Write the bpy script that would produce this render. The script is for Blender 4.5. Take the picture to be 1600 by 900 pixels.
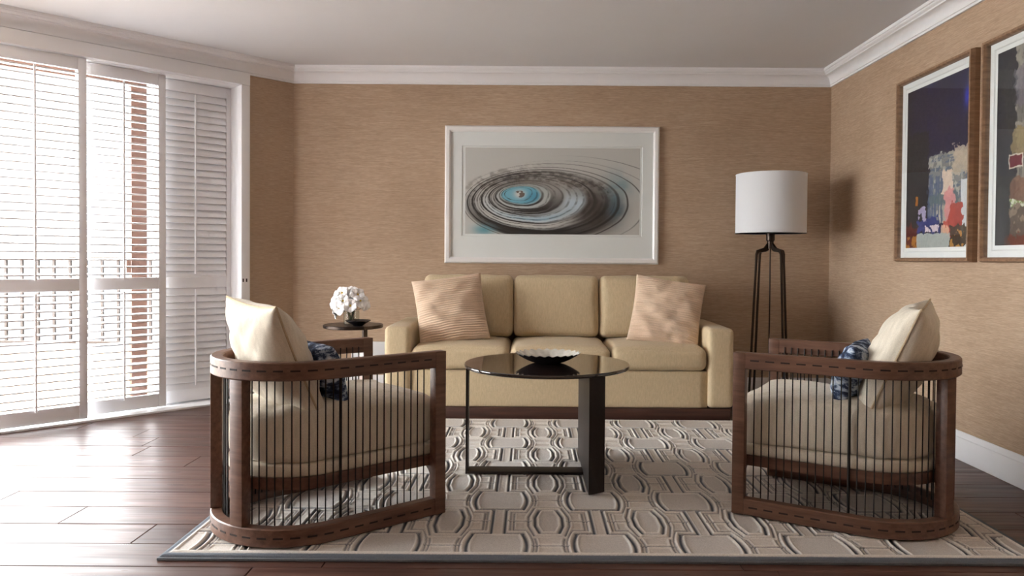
import bpy, bmesh, math, random
import numpy as np
from mathutils import Vector, Matrix

for o in list(bpy.data.objects):
    bpy.data.objects.remove(o, do_unlink=True)
SC = bpy.context.scene
COL = SC.collection
R = math.radians
random.seed(7)
rng = np.random.default_rng(11)

# ------------------------------------------------------------------ camera, world, light, exposure
FPX = 1150.0
cam_d = bpy.data.cameras.new('camera')
cam = bpy.data.objects.new('camera', cam_d)
COL.objects.link(cam)
cam.location = (0, 0, 1.04)
PITCH, ROLL = 1.0, 0.4
cam.rotation_euler = (Matrix.Rotation(R(90 - PITCH), 3, 'X') @ Matrix.Rotation(R(ROLL), 3, 'Z')).to_euler()
cam_d.sensor_width = 36.0
cam_d.lens = FPX * 36.0 / 1600.0
cam_d.shift_x = -26.0 / 1600.0
cam_d.shift_y = -25.0 / 1600.0
cam_d.clip_start = 0.05
SC.camera = cam

W = bpy.data.worlds.new('world')
SC.world = W
W.use_nodes = True
bg = W.node_tree.nodes['Background']
bg.inputs[0].default_value = (0.88, 0.94, 1.0, 1)
bg.inputs[1].default_value = 1.25

SC.view_settings.view_transform = 'Standard'
SC.view_settings.look = 'None'
SC.view_settings.gamma = 1.0
SC.view_settings.use_curve_mapping = False
SC.view_settings.exposure = 0.35

# soft hazy daylight from the balcony side
sun_d = bpy.data.lights.new('sun', 'SUN')
sun_d.energy = 58.0
sun_d.angle = R(150)
sun_d.color = (.97, .985, 1.0)
sun = bpy.data.objects.new('sun', sun_d)
COL.objects.link(sun)
sun.location = (-8, 6, 5)
sun.rotation_euler = Vector((.93, -.05, -.28)).to_track_quat('-Z', 'Y').to_euler()

# room corner where the slanted window wall meets the far wall
CX, CY = -1.79, 5.60
XR = 2.285            # right wall
YB = 5.60             # far wall
CEIL = 2.475
YREAR = -2.2
DW = Vector((-math.sqrt(.5), -math.sqrt(.5), 0))
NW = Vector((math.sqrt(.5), -math.sqrt(.5), 0))
T_END = 4.2
LC = Vector((CX, CY, 0)) + DW * T_END      # where the window wall ends


def portal(name, loc, rot, sx, sy):
    l = bpy.data.lights.new(name, 'AREA')
    l.shape = 'RECTANGLE'
    l.size, l.size_y = sx, sy
    l.cycles.is_portal = True
    o = bpy.data.objects.new(name, l)
    COL.objects.link(o)
    o.location = loc
    o.rotation_euler = rot
    return o


tm = (0.40 + T_END - .1) / 2
pc = Vector((CX, CY, 1.14)) + DW * tm - NW * 0.32
# area lights shine along -Z of the light; turn it into the room
portal('window_portal', pc, Vector((NW.x, NW.y, 0)).to_track_quat('-Z', 'Y').to_euler(), T_END - .5, 2.3)

portal('added_opening_portal', (LC.x - .10, 2.10, 1.2), Vector((1, 0, 0)).to_track_quat('-Z', 'Y').to_euler(), .7, 2.1)  # guides sky sampling through the opening added in the unseen side wall


# ------------------------------------------------------------------ helpers
def lin(c):
    return tuple(((v / 255.0) / 12.92 if v / 255.0 <= .04045 else ((v / 255.0 + .055) / 1.055) ** 2.4) for v in c)


class NT:
    def __init__(s, name):
        s.m = bpy.data.materials.new(name)
        s.m.use_nodes = True
        s.t = s.m.node_tree
        s.b = s.t.nodes['Principled BSDF']

    def n(s, typ, **kw):
        nd = s.t.nodes.new(typ)
        for k, v in kw.items():
            if hasattr(nd, k) and not k[0].isupper():
                setattr(nd, k, v)
            else:
                nd.inputs[k.replace('_', ' ')].default_value = v
        return nd

    def l(s, a, b):
        s.t.links.new(a, b)

    def coords(s, scale=(1, 1, 1), kind='Object', rot=(0, 0, 0)):
        tc = s.n('ShaderNodeTexCoord')
        mp = s.n('ShaderNodeMapping')
        mp.inputs['Scale'].default_value = scale
        mp.inputs['Rotation'].default_value = rot
        s.l(tc.outputs[kind], mp.inputs['Vector'])
        return mp.outputs['Vector']

    def noise(s, vec, scale, detail=3, rough=.55):
        nd = s.n('ShaderNodeTexNoise')
        nd.inputs['Scale'].default_value = scale
        nd.inputs['Detail'].default_value = detail
        nd.inputs['Roughness'].default_value = rough
        s.l(vec, nd.inputs['Vector'])
        return nd.outputs['Fac']

    def ramp(s, fac, stops):
        r = s.n('ShaderNodeValToRGB')
        e = r.color_ramp.elements
        while len(e) < len(stops):
            e.new(.5)
        for i, (p, c) in enumerate(stops):
            e[i].position = p
            e[i].color = (*c, 1)
        s.l(fac, r.inputs['Fac'])
        return r.outputs['Color']

    def mix(s, fac, a, b, mode='MIX'):
        m = s.n('ShaderNodeMix', data_type='RGBA', blend_type=mode)
        if isinstance(fac, (int, float)):
            m.inputs[0].default_value = fac
        else:
            s.l(fac, m.inputs[0])
        for i, v in ((6, a), (7, b)):
            if isinstance(v, tuple):
                m.inputs[i].default_value = (*v[:3], 1)
            else:
                s.l(v, m.inputs[i])
        return m.outputs[2]

    def bump(s, h, strength=.3, dist=.01):
        b = s.n('ShaderNodeBump')
        b.inputs['Strength'].default_value = strength
        b.inputs['Distance'].default_value = dist
        s.l(h, b.inputs['Height'])
        s.l(b.outputs['Normal'], s.b.inputs['Normal'])

    def set(s, color=None, rough=None, metal=None, spec=None, sheen=None):
        if color is not None:
            if isinstance(color, tuple):
                s.b.inputs['Base Color'].default_value = (*color, 1)
            else:
                s.l(color, s.b.inputs['Base Color'])
        if rough is not None:
            s.b.inputs['Roughness'].default_value = rough
        if metal is not None:
            s.b.inputs['Metallic'].default_value = metal
        if spec is not None:
            s.b.inputs['Specular IOR Level'].default_value = spec
        if sheen is not None:
            s.b.inputs['Sheen Weight'].default_value = sheen
        return s.m


M = {}


def simple(key, c, rough=.5, metal=0, spec=.5, var=.06, scale=30, bump=0):
    t = NT(key)
    v = t.coords()
    f = t.noise(v, scale)
    col = t.ramp(f, [(.3, tuple(x * (1 - var) for x in lin(c))), (.7, tuple(min(1, x * (1 + var)) for x in lin(c)))])
    t.set(col, rough, metal, spec)
    if bump:
        t.bump(f, bump, .004)
    M[key] = t.m
    return t.m


def wallpaper(key, rz=0):
    t = NT(key)
    v = t.coords((9, 9, 300))
    f = t.noise(v, 1.0, 4, .6)
    v2 = t.coords((26, 26, 700))
    f2 = t.noise(v2, 1.0, 2, .5)
    v3 = t.coords((.8, .8, .9))
    f3 = t.noise(v3, 1.4, 2)
    c1 = t.ramp(f, [(.30, lin((186, 160, 136))), (.5, lin((199, 173, 148))), (.72, lin((212, 188, 164)))])
    c2 = t.ramp(f2, [(.35, lin((226, 225, 223))), (.65, lin((255, 255, 255)))])
    c = t.mix(1.0, c1, c2, 'MULTIPLY')
    c3 = t.ramp(f3, [(.3, lin((236, 232, 228))), (.7, lin((255, 255, 255)))])
    c = t.mix(1.0, c, c3, 'MULTIPLY')
    t.set(c, .62, spec=.3)
    t.bump(f2, .25, .003)
    M[key] = t.m


wallpaper('wallpaper')
simple('white_trim', (240, 240, 242), .38, spec=.4, var=.015, scale=4)
simple('shutter_white', (240, 240, 243), .42, spec=.4, var=.012, scale=5)
simple('ceiling_paint', (228, 229, 232), .8, spec=.2, var=.012, scale=2)
simple('outlet_white', (232, 234, 238), .4, var=.01)
simple('subfloor', (40, 26, 22), .9, var=.2)
simple('balcony_tile', (176, 150, 118), .8, var=.08, scale=3)
simple('rail_metal', (56, 46, 42), .5, var=.1)
simple('door_brown', (84, 56, 43), .5, var=.1)
simple('bronze', (64, 54, 48), .34, metal=.85, var=.12)
simple('steel_dark', (42, 35, 33), .5, spec=.3, metal=.2, var=.1, scale=60)
simple('wire', (28, 22, 20), .5, spec=.25, var=.1)
simple('slot_dark', (38, 26, 21), .8, var=.1)
simple('black_ceramic', (26, 22, 26), .25, spec=.6, var=.1)
simple('petal', (250, 249, 250), .55, var=.015)
simple('flower_center', (206, 176, 70), .6, var=.15)
simple('stem_green', (74, 84, 50), .6, var=.2)
simple('brass_hole', (60, 56, 54), .4, metal=.6)
simple('mat_board', (243, 243, 241), .75, var=.01, scale=6)
simple('frame_white', (238, 236, 234), .3, spec=.5, var=.015)


def wood(key, c_dark, c_mid, c_light, grain=(2, 60, 60), rough=.42, rand=False, axis_scale=1.0, bump=.12):
    t = NT(key)
    vec = t.coords(grain)
    if rand:
        oi = t.n('ShaderNodeObjectInfo')
        ad = t.n('ShaderNodeVectorMath', operation='ADD')
        sc = t.n('ShaderNodeVectorMath', operation='SCALE')
        cb = t.n('ShaderNodeCombineXYZ')
        t.l(oi.outputs['Random'], cb.inputs[0])
        t.l(oi.outputs['Random'], cb.inputs[1])
        t.l(oi.outputs['Random'], cb.inputs[2])
        t.l(cb.outputs[0], sc.inputs[0])
        sc.inputs[3].default_value = 50
        t.l(vec, ad.inputs[0])
        t.l(sc.outputs[0], ad.inputs[1])
        vec = ad.outputs[0]
    f = t.noise(vec, 1.0 * axis_scale, 6, .62)
    c = t.ramp(f, [(.28, lin(c_dark)), (.5, lin(c_mid)), (.75, lin(c_light))])
    if rand:
        rr = t.ramp(oi.outputs['Random'], [(0, lin((205, 198, 194))), (1, lin((255, 252, 250)))])
        c = t.mix(1.0, c, rr, 'MULTIPLY')
    t.set(c, rough, spec=.5)
    t.bump(f, bump, .004)
    M[key] = t.m
    return t


wood('walnut', (78, 52, 40), (103, 72, 57), (124, 90, 72), (5, 45, 45), .40, bump=.05)
wood('plinth_wood', (52, 30, 24), (70, 42, 33), (86, 54, 42), (3, 50, 50), .45, bump=.05)
wood('frame_wood', (112, 84, 62), (138, 106, 80), (160, 126, 98), (50, 5, 50), .5, bump=.05)
tw = wood('plank_wood', (66, 45, 39), (92, 65, 57), (116, 86, 76), (1.3, 26, 10), .30, rand=True, bump=.22)
# hand-scraped plank: broad waves on top of the grain, slightly uneven gloss
v = tw.coords((2.2, 34, 1))
fr = tw.noise(v, 1.0, 3)
rr = tw.n('ShaderNodeMapRange')
tw.b.inputs['Specular IOR Level'].default_value = .34
rr.inputs[1].default_value = .3
rr.inputs[2].default_value = .7
rr.inputs[3].default_value = .27
rr.inputs[4].default_value = .46
tw.l(fr, rr.inputs[0])
tw.l(rr.outputs[0], tw.b.inputs['Roughness'])


def fabric(key, c, var=.12, weave=520, slub=(40, 40, 40), rough=.9, bump=.25):
    t = NT(key)
    v = t.coords((1, 1, 1))
    f = t.noise(v, weave, 2)
    f2 = t.noise(t.coords(slub), 1.0, 3)
    a, b = lin(c), None
    c1 = t.ramp(f, [(.3, tuple(x * (1 - var) for x in a)), (.7, tuple(min(1, x * (1 + var)) for x in a))])
    c2 = t.ramp(f2, [(.3, lin((238, 237, 234))), (.7, lin((255, 255, 255)))])
    c = t.mix(1.0, c1, c2, 'MULTIPLY')
    t.set(c, rough, spec=.15, sheen=.12)
    t.bump(f, bump, .002)
    M[key] = t.m


fabric('sofa_fabric', (209, 189, 156), slub=(110, 110, 30))
fabric('linen', (222, 212, 195), slub=(60, 60, 14), weave=420)
fabric('pleat_fabric', (222, 196, 172), slub=(8, 8, 60), weave=300)
fabric('piping_linen', (196, 176, 146))
fabric('rug_side', (104, 108, 114), weave=300, bump=.5)

# lamp shade: white drum that lets a little light through
t = NT('shade_fabric')
t.set((.91, .92, .94), .85, spec=.2)
tr = t.n('ShaderNodeBsdfTranslucent')
tr.inputs[0].default_value = (.86, .87, .89, 1)
mx = t.n('ShaderNodeMixShader')
mx.inputs[0].default_value = .25
out = t.t.nodes['Material Output']
t.l(t.b.outputs[0], mx.inputs[1])
t.l(tr.outputs[0], mx.inputs[2])
t.l(mx.outputs[0], out.inputs[0])
f = t.noise(t.coords((300, 300, 300)), 1)
t.bump(f, .1, .001)
M['shade_fabric'] = t.m

# clear glass: mostly transparent with a faint mirror coat
def clear_glass(key, tint, refl):
    t = NT(key)
    t.t.nodes.remove(t.b)
    out = t.t.nodes['Material Output']
    tp = t.n('ShaderNodeBsdfTransparent')
    tp.inputs[0].default_value = (*tint, 1)
    gl = t.n('ShaderNodeBsdfGlossy')
    gl.inputs['Roughness'].default_value = .02
    fz = t.n('ShaderNodeFresnel')
    fz.inputs[0].default_value = 1.45
    mu = t.n('ShaderNodeMath', operation='MULTIPLY')
    mu.inputs[1].default_value = refl
    ge = t.n('ShaderNodeNewGeometry')
    iv = t.n('ShaderNodeMath', operation='SUBTRACT')
    iv.inputs[0].default_value = 1.0
    t.l(ge.outputs['Backfacing'], iv.inputs[1])
    m2 = t.n('ShaderNodeMath', operation='MULTIPLY')
    t.l(fz.outputs[0], m2.inputs[0])
    t.l(iv.outputs[0], m2.inputs[1])
    t.l(m2.outputs[0], mu.inputs[0])
    mx = t.n('ShaderNodeMixShader')
    t.l(mu.outputs[0], mx.inputs[0])
    t.l(tp.outputs[0], mx.inputs[1])
    t.l(gl.outputs[0], mx.inputs[2])
    t.l(mx.outputs[0], out.inputs[0])
    M[key] = t.m


clear_glass('clear_glass', (.97, .98, .98), 1.0)
clear_glass('vase_glass', (.90, .92, .91), 1.0)

t = NT('table_glass')
f = t.noise(t.coords(), 8)
t.set(t.ramp(f, [(.3, lin((30, 22, 20))), (.7, lin((36, 27, 24)))]), .06, spec=.8)
t.b.inputs['Coat Weight'].default_value = .6
t.b.inputs['Coat Roughness'].default_value = .03
M['table_glass'] = t.m

t = NT('shell_pearl')
f = t.noise(t.coords(), 26)
t.set(t.ramp(f, [(.3, lin((205, 202, 190))), (.7, lin((240, 238, 230)))]), .22, metal=.25, spec=.7)
M['shell_pearl'] = t.m

# indigo shibori cotton of the small cushions
t = NT('indigo_fabric')
n1 = t.noise(t.coords((9, 9, 22)), 1.6, 5, .65)
c = t.ramp(n1, [(.40, lin((34, 40, 58))), (.49, lin((70, 84, 112))), (.55, lin((170, 184, 204))), (.66, lin((222, 226, 230)))])
t.set(c, .85, spec=.15)
M['indigo_fabric'] = t.m

# print/paint read from a colour attribute
def attr_mat(key, rough, spec=.3, noise_bump=0, nscale=400):
    t = NT(key)
    a = t.n('ShaderNodeVertexColor')
    a.layer_name = 'Col'
    f = t.noise(t.coords((1, 1, 1)), nscale, 2)
    c2 = t.ramp(f, [(.3, (.80, .80, .80)), (.7, (1, 1, 1))]) if noise_bump else None
    if c2 is not None:
        c = t.mix(1.0, a.outputs['Color'], c2, 'MULTIPLY')
        t.set(c, rough, spec=spec)
        t.bump(f, noise_bump, .003)
    else:
        t.set(a.outputs['Color'], rough, spec=spec)
    M[key] = t.m


attr_mat('print', .5)
attr_mat('rug_pile', .95, .1, .5, 260)


def tag(o, label=None, cat=None, group=None, kind=None):
    if label: o['label'] = label
    if cat: o['category'] = cat
    if group: o['group'] = group
    if kind: o['kind'] = kind
    return o


def empty(name, loc=(0, 0, 0), rz=0, **kw):
    o = bpy.data.objects.new(name, None)
    o.empty_display_size = .1
    COL.objects.link(o)
    o.location = loc
    o.rotation_euler = (0, 0, rz)
    return tag(o, **kw)


def link(name, me, mat=None, parent=None, loc=(0, 0, 0), rot=(0, 0, 0)):
    o = bpy.data.objects.new(name, me)
    COL.objects.link(o)
    if mat is not None and not me.materials:
        me.materials.append(M[mat])
    o.location = loc
    o.rotation_euler = rot
    if parent is not None:
        o.parent = parent
    return o


def smooth(me, ang=None):
    me.polygons.foreach_set('use_smooth', [True] * len(me.polygons))
    if ang is not None:
        me.set_sharp_from_angle(angle=R(ang))


def mesh(name, vs, fs, sm=False, ang=None, fix=True):
    me = bpy.data.meshes.new(name)
    me.from_pydata([tuple(v) for v in vs], [], fs)
    if fix:
        bm = bmesh.new()
        bm.from_mesh(me)
        bmesh.ops.recalc_face_normals(bm, faces=bm.faces)
        bm.to_mesh(me)
        bm.free()
    if sm:
        smooth(me, ang)
    me.update()
    return me


def box_mesh(name, x0, x1, y0, y1, z0, z1, bev=0, seg=2):
    bm = bmesh.new()
    bmesh.ops.create_cube(bm, size=1)
    for v in bm.verts:
        v.co = Vector((x0 + (v.co.x + .5) * (x1 - x0), y0 + (v.co.y + .5) * (y1 - y0), z0 + (v.co.z + .5) * (z1 - z0)))
    if bev:
        bmesh.ops.bevel(bm, geom=list(bm.edges), offset=bev, segments=seg, profile=.6, affect='EDGES')
    me = bpy.data.meshes.new(name)
    bm.to_mesh(me)
    bm.free()
    if bev:
        smooth(me, 40)
    return me


def box(name, x0, x1, y0, y1, z0, z1, mat, parent=None, bev=0, seg=2):
    return link(name, box_mesh(name, x0, x1, y0, y1, z0, z1, bev, seg), mat, parent)


def prism_mesh(name, poly, z0, z1, inset=0.0):
    """Upright prism; with inset the top face is drawn in a little (a chamfer)."""
    n = len(poly)
    c = np.mean(np.array(poly), axis=0)
    vs = [(x, y, z0) for x, y in poly]
    fs = [list(range(n))[::-1]]
    zz = [z1] if not inset else [z1 - inset, z1]
    for k, z in enumerate(zz):
        for i, (x, y) in enumerate(poly):
            if inset and k == 1:
                p0, p1, p2 = (np.array(poly[i - 1]), np.array(poly[i]), np.array(poly[(i + 1) % n]))
                a = (p1 - p0) / (np.linalg.norm(p1 - p0) + 1e-9)
                b = (p2 - p1) / (np.linalg.norm(p2 - p1) + 1e-9)
                na, nb = np.array((-a[1], a[0])), np.array((-b[1], b[0]))
                m = na + nb
                m = m / max(1e-6, np.dot(m, na))
                q = p1 + m * inset
                vs.append((q[0], q[1], z))
            else:
                vs.append((x, y, z))
        b0 = k * n
        for i in range(n):
            fs.append([b0 + i, b0 + (i + 1) % n, b0 + n + (i + 1) % n, b0 + n + i])
    fs.append([len(vs) - n + i for i in range(n)])
    return mesh(name, vs, fs)


def lathe_mesh(name, prof, n=48, sm=True, ang=40):
    vs, fs = [], []
    for r, z in prof:
        for i in range(n):
            a = 2 * math.pi * i / n
            vs.append((r * math.cos(a), r * math.sin(a), z))
    for k in range(len(prof) - 1):
        for i in range(n):
            j = (i + 1) % n
            fs.append([k * n + i, k * n + j, (k + 1) * n + j, (k + 1) * n + i])
    if prof[0][0] > 1e-6: fs.append(list(range(n))[::-1])
    if prof[-1][0] > 1e-6: fs.append([(len(prof) - 1) * n + i for i in range(n)])
    me = mesh(name, vs, fs, False)
    if sm: smooth(me, ang)
    return me


def tube_mesh(name, pts, rad, n=8, closed=False, caps=True):
    pts = [Vector(p) for p in pts]
    rads = rad if isinstance(rad, (list, tuple)) else [rad] * len(pts)
    vs, fs = [], []
    up = None
    m = len(pts)
    for i, p in enumerate(pts):
        if closed:
            d = (pts[(i + 1) % m] - pts[i - 1]).normalized()
        else:
            d = (pts[min(i + 1, m - 1)] - pts[max(i - 1, 0)]).normalized()
        if up is None:
            up = Vector((0, 0, 1)) if abs(d.z) < .9 else Vector((1, 0, 0))
        s = d.cross(up).normalized()
        up = s.cross(d).normalized()
        for k in range(n):
            a = 2 * math.pi * k / n
            vs.append(p + (s * math.cos(a) + up * math.sin(a)) * rads[i])
    for i in range(m if closed else m - 1):
        j = (i + 1) % m
        for k in range(n):
            l = (k + 1) % n
            fs.append([i * n + k, i * n + l, j * n + l, j * n + k])
    if not closed and caps:
        fs.append(list(range(n))[::-1])
        fs.append([(m - 1) * n + k for k in range(n)])
    return mesh(name, vs, fs, True, 50)


def soft_box_mesh(name, sx, sy, sz, r, crown=0, front=0, cuts=14, wrinkle=0, seed=0, side=0):
    """Upholstered block: rounded edges (radius r), crowned top, bulging front (-y)."""
    bm = bmesh.new()
    bmesh.ops.create_cube(bm, size=2)
    bmesh.ops.subdivide_edges(bm, edges=list(bm.edges), cuts=cuts, use_grid_fill=True)
    h = Vector((sx / 2, sy / 2, sz / 2))
    g = random.Random(seed)
    ph = [g.uniform(0, 6) for _ in range(6)]
    for v in bm.verts:
        u = Vector([math.sin(c * math.pi / 2) if abs(c) < 1 else c for c in v.co])
        q = Vector([u[i] * h[i] for i in range(3)])
        inn = Vector([max(-(h[i] - r), min(h[i] - r, q[i])) for i in range(3)])
        d = q - inn
        if d.length > 1e-9:
            q = inn + d.normalized() * r
        wx, wy, wz = (1 - u.x ** 2), (1 - u.y ** 2), (1 - u.z ** 2)
        q.z += crown * (max(0, wx) ** .6) * (max(0, wy) ** .6) * (1 if u.z > 0 else 0) * max(0, u.z)
        q.y -= front * (max(0, wx) ** .6) * (max(0, wz) ** .6) * max(0, -u.y)
        q.x += side * math.copysign(1, u.x) * abs(u.x) * (max(0, wy) ** .6) * (max(0, wz) ** .6)
        if wrinkle:
            q.z += wrinkle * math.sin(q.x * 31 + ph[0] + 4 * math.sin(q.y * 9 + ph[1])) * abs(u.z)
            q.y += wrinkle * math.sin(q.x * 42 + ph[2] + 3 * math.sin(q.z * 14 + ph[3])) * abs(u.y)
        v.co = q
    me = bpy.data.meshes.new(name)
    bm.to_mesh(me)
    bm.free()
    smooth(me)
    return me


def pillow_mesh(name, w, h, th, nu=36, nv=36, pinch=.07, pleats=0, pleat_amp=0.0, seed=0, wrinkle=.004, power=.42):
    """Knife-edge pillow in the XZ plane (thickness along Y), corners drawn out."""
    g = random.Random(seed)
    ph = [g.uniform(0, 6.28) for _ in range(8)]
    vs, fs = [], []
    idx = {}

    def pt(i, j, s):
        u = -1 + 2 * i / nu
        v = -1 + 2 * j / nv
        us, vss = math.sin(u * math.pi / 2) * .6 + u * .4, math.sin(v * math.pi / 2) * .6 + v * .4
        x = w / 2 * us * (1 - pinch * (1 - vss ** 2))
        z = h / 2 * vss * (1 - pinch * (1 - us ** 2))
        e = max(0, (1 - us ** 2) * (1 - vss ** 2))
        y = th / 2 * e ** power
        rim = min(1, e * 6)
        y += rim * wrinkle * (math.sin(us * 7 + 3 * math.sin(vss * 4 + ph[0]) + ph[1]) + .6 * math.sin(vss * 9 + 2.5 * math.sin(us * 5 + ph[2]) + ph[3]))
        # creases running in from the corners
        cr = math.exp(-((abs(us) - abs(vss)) / .18) ** 2) * (abs(us * vss)) ** 2
        y -= (.004 if pleats else .012) * cr * rim
        if pleats:
            ir = .35 * math.sin(us * 6 + ph[4]) + .25 * math.sin(us * 13 + ph[5]) + .5 * math.sin(vss * 5 + ph[6])
            y += pleat_amp * rim * math.sin(vss * math.pi * pleats + ir)
        return (x, s * y, z)

    for s in (1, -1):
        for i in range(nu + 1):
            for j in range(nv + 1):
                edge = i in (0, nu) or j in (0, nv)
                if edge and (i, j, 0) in idx:
                    idx[(i, j, s)] = idx[(i, j, 0)]
                    continue
                idx[(i, j, s)] = len(vs)
                if edge: idx[(i, j, 0)] = len(vs)
                vs.append(pt(i, j, s))
        for i in range(nu):
            for j in range(nv):
                q = [idx[(i, j, s)], idx[(i + 1, j, s)], idx[(i + 1, j + 1, s)], idx[(i, j + 1, s)]]
                fs.append(q if s < 0 else q[::-1])
    me = mesh(name, vs, fs, True, None, fix=False)
    rim = [vs[idx[(i, 0, 0)]] for i in range(nu)] + [vs[idx[(nu, j, 0)]] for j in range(nv)] + \
          [vs[idx[(i, nv, 0)]] for i in range(nu, 0, -1)] + [vs[idx[(0, j, 0)]] for j in range(nv, 0, -1)]
    return me, rim


def color_grid_mesh(name, nx, ny, w, h, rgb):
    """Flat sheet in XZ (origin at centre) with a colour per vertex; rgb: (ny, nx, 3) sRGB 0..1, row 0 = top."""
    xs = np.linspace(-w / 2, w / 2, nx)
    zs = np.linspace(h / 2, -h / 2, ny)
    X, Z = np.meshgrid(xs, zs)
    vs = np.stack([X, np.zeros_like(X), Z], -1).reshape(-1, 3)
    ii = np.arange(nx * ny).reshape(ny, nx)
    fs = np.stack([ii[1:, :-1], ii[1:, 1:], ii[:-1, 1:], ii[:-1, :-1]], -1).reshape(-1, 4)
    me = fast_mesh(name, vs, fs)
    set_colors(me, rgb.reshape(-1, 3))
    return me


def fast_mesh(name, vs, fs):
    me = bpy.data.meshes.new(name)
    me.vertices.add(len(vs))
    me.vertices.foreach_set('co', np.asarray(vs, np.float32).ravel())
    me.loops.add(fs.size)
    me.loops.foreach_set('vertex_index', fs.astype(np.int32).ravel())
    me.polygons.add(len(fs))
    me.polygons.foreach_set('loop_start', np.arange(0, fs.size, 4, dtype=np.int32))
    me.update(calc_edges=True)
    me.validate()
    return me


def set_colors(me, srgb):
    c = np.clip(srgb, 0, 1)
    l = np.where(c <= .04045, c / 12.92, ((c + .055) / 1.055) ** 2.4)
    at = me.color_attributes.new('Col', 'FLOAT_COLOR', 'POINT')
    rgba = np.concatenate([l, np.ones((len(l), 1))], 1).astype(np.float32)
    at.data.foreach_set('color', rgba.ravel())


def clip_poly(poly, p, n):
    """Keep the side of the line through p where (q-p).n >= 0."""
    out = []
    for i in range(len(poly)):
        a, b = poly[i], poly[(i + 1) % len(poly)]
        da = (a[0] - p[0]) * n[0] + (a[1] - p[1]) * n[1]
        db = (b[0] - p[0]) * n[0] + (b[1] - p[1]) * n[1]
        if da >= 0: out.append(a)
        if (da >= 0) != (db >= 0):
            f = da / (da - db)
            out.append((a[0] + (b[0] - a[0]) * f, a[1] + (b[1] - a[1]) * f))
    return out


def wl(t, s=0, z=0):
    """Point on the slanted window wall: t along it from the corner, s into the room."""
    p = Vector((CX, CY, z)) + DW * t + NW * s
    return p


WALL_RZ = R(225)

# ------------------------------------------------------------------ room shell
def struct(o):
    o['kind'] = 'structure'
    return o


room_poly = [(CX, CY), (LC.x, LC.y), (LC.x, YREAR), (XR, YREAR), (XR, YB)]
out_poly = [(CX - .15, CY + .15), (LC.x - .15, LC.y + .15), (LC.x - .12, YREAR - .12), (XR + .12, YREAR - .12), (XR + .12, YB + .12)]
floor = struct(link('floor', prism_mesh('floor', out_poly, -.12, -.013), 'subfloor'))
struct(link('ceiling', prism_mesh('ceiling', out_poly, CEIL, CEIL + .12), 'ceiling_paint'))
struct(box('wall_back', CX - .12, XR + .12, YB, YB + .12, -.013, CEIL, 'wallpaper'))
struct(box('wall_right', XR, XR + .12, YREAR, YB, -.013, CEIL, 'wallpaper'))


def wall_box(name, t0, t1, s0, s1, z0, z1, mat, parent=None, bev=0):
    o = link(name, box_mesh(name, 0, t1 - t0, s0, s1, z0, z1, bev), mat, parent)
    o.location = wl(t0)
    o.rotation_euler = (0, 0, WALL_RZ)
    return o


T_OPEN = .372
wls = struct(wall_box('wall_left', 0, T_OPEN, -.20, 0, -.013, CEIL, 'wallpaper'))
struct(wall_box('slat_light_blocker', T_OPEN, .925, -.245, -.190, -.013, 2.27, 'white_trim'))   # added behind the closed slats to block daylight, so their gaps stay dark
hd = struct(wall_box('wall_window_header', T_OPEN, T_END, -.20, 0, 2.27, CEIL, 'white_trim'))
# tall opening added in the unseen side wall to brighten the far wall
struct(box('wall_side', LC.x - .12, LC.x, YREAR, 1.75, -.013, CEIL, 'wallpaper'))
struct(box('wall_side_end', LC.x - .12, LC.x, 2.45, LC.y + .02, -.013, CEIL, 'wallpaper'))
struct(box('wall_side_header', LC.x - .12, LC.x, 1.75, 2.45, 2.25, CEIL, 'wallpaper'))
struct(box('wall_side_sill', LC.x - .12, LC.x, 1.75, 2.45, -.013, .15, 'wallpaper'))
struct(box('wall_rear', LC.x, XR, YREAR - .12, YREAR, -.013, CEIL, 'wallpaper'))

# floor planks, each one a board of its own
PW = .196
y0 = YB - .2
row = 0
y = YB - .012
while y > YREAR:
    yl = max(YREAR, y - PW)
    g = random.Random(100 + row)
    x = XR - .012 - g.uniform(.2, 1.7)
    xe = XR - .012
    cuts = []
    while True:
        cuts.append((x, xe))
        if x < LC.x: break
        xe = x
        x -= g.uniform(1.25, 2.1)
    for (xa, xb) in cuts:
        gap = .0012
        poly = [(max(xa, LC.x) + gap, yl + gap), (xb - gap, yl + gap), (xb - gap, y - gap), (max(xa, LC.x) + gap, y - gap)]
        if poly[0][0] >= poly[1][0]: continue
        poly = clip_poly(poly, (CX, CY), (NW.x, NW.y))
        if len(poly) < 3: continue
        dz = g.uniform(-.0006, .0006)
        cx_, cy_ = poly[0]
        local = [(a - cx_, b - cy_) for a, b in poly]
        o = link('plank', prism_mesh('plank', local, -.013, dz, .0022), 'plank_wood', floor, (cx_, cy_, 0))
    y -= PW
    row += 1


# crown moulding and baseboards as mitred sweeps along the walls
def sweep_trim(name, a, b, na, nb_prev, nb_next, prof, mat):
    """prof: (out, z). a->b along the wall, na = normal into the room; mitre with the neighbours' normals."""
    vs = []
    na = Vector((na[0], na[1]))
    for p, other in ((a, nb_prev), (b, nb_next)):
        for o_, z in prof:
            if other is None:
                q = Vector(p) + na * o_
            else:
                m = na + Vector((other[0], other[1]))
                m = m / max(.05, m.dot(na))
                q = Vector(p) + m * o_
            vs.append((q.x, q.y, z))
    n = len(prof)
    fs = [[i, (i + 1) % n, n + (i + 1) % n, n + i] for i in range(n)]
    fs += [list(range(n))[::-1], list(range(n, 2 * n))]
    me = mesh(name, vs, fs)
    smooth(me, 25)
    return struct(link(name, me, mat))


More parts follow.
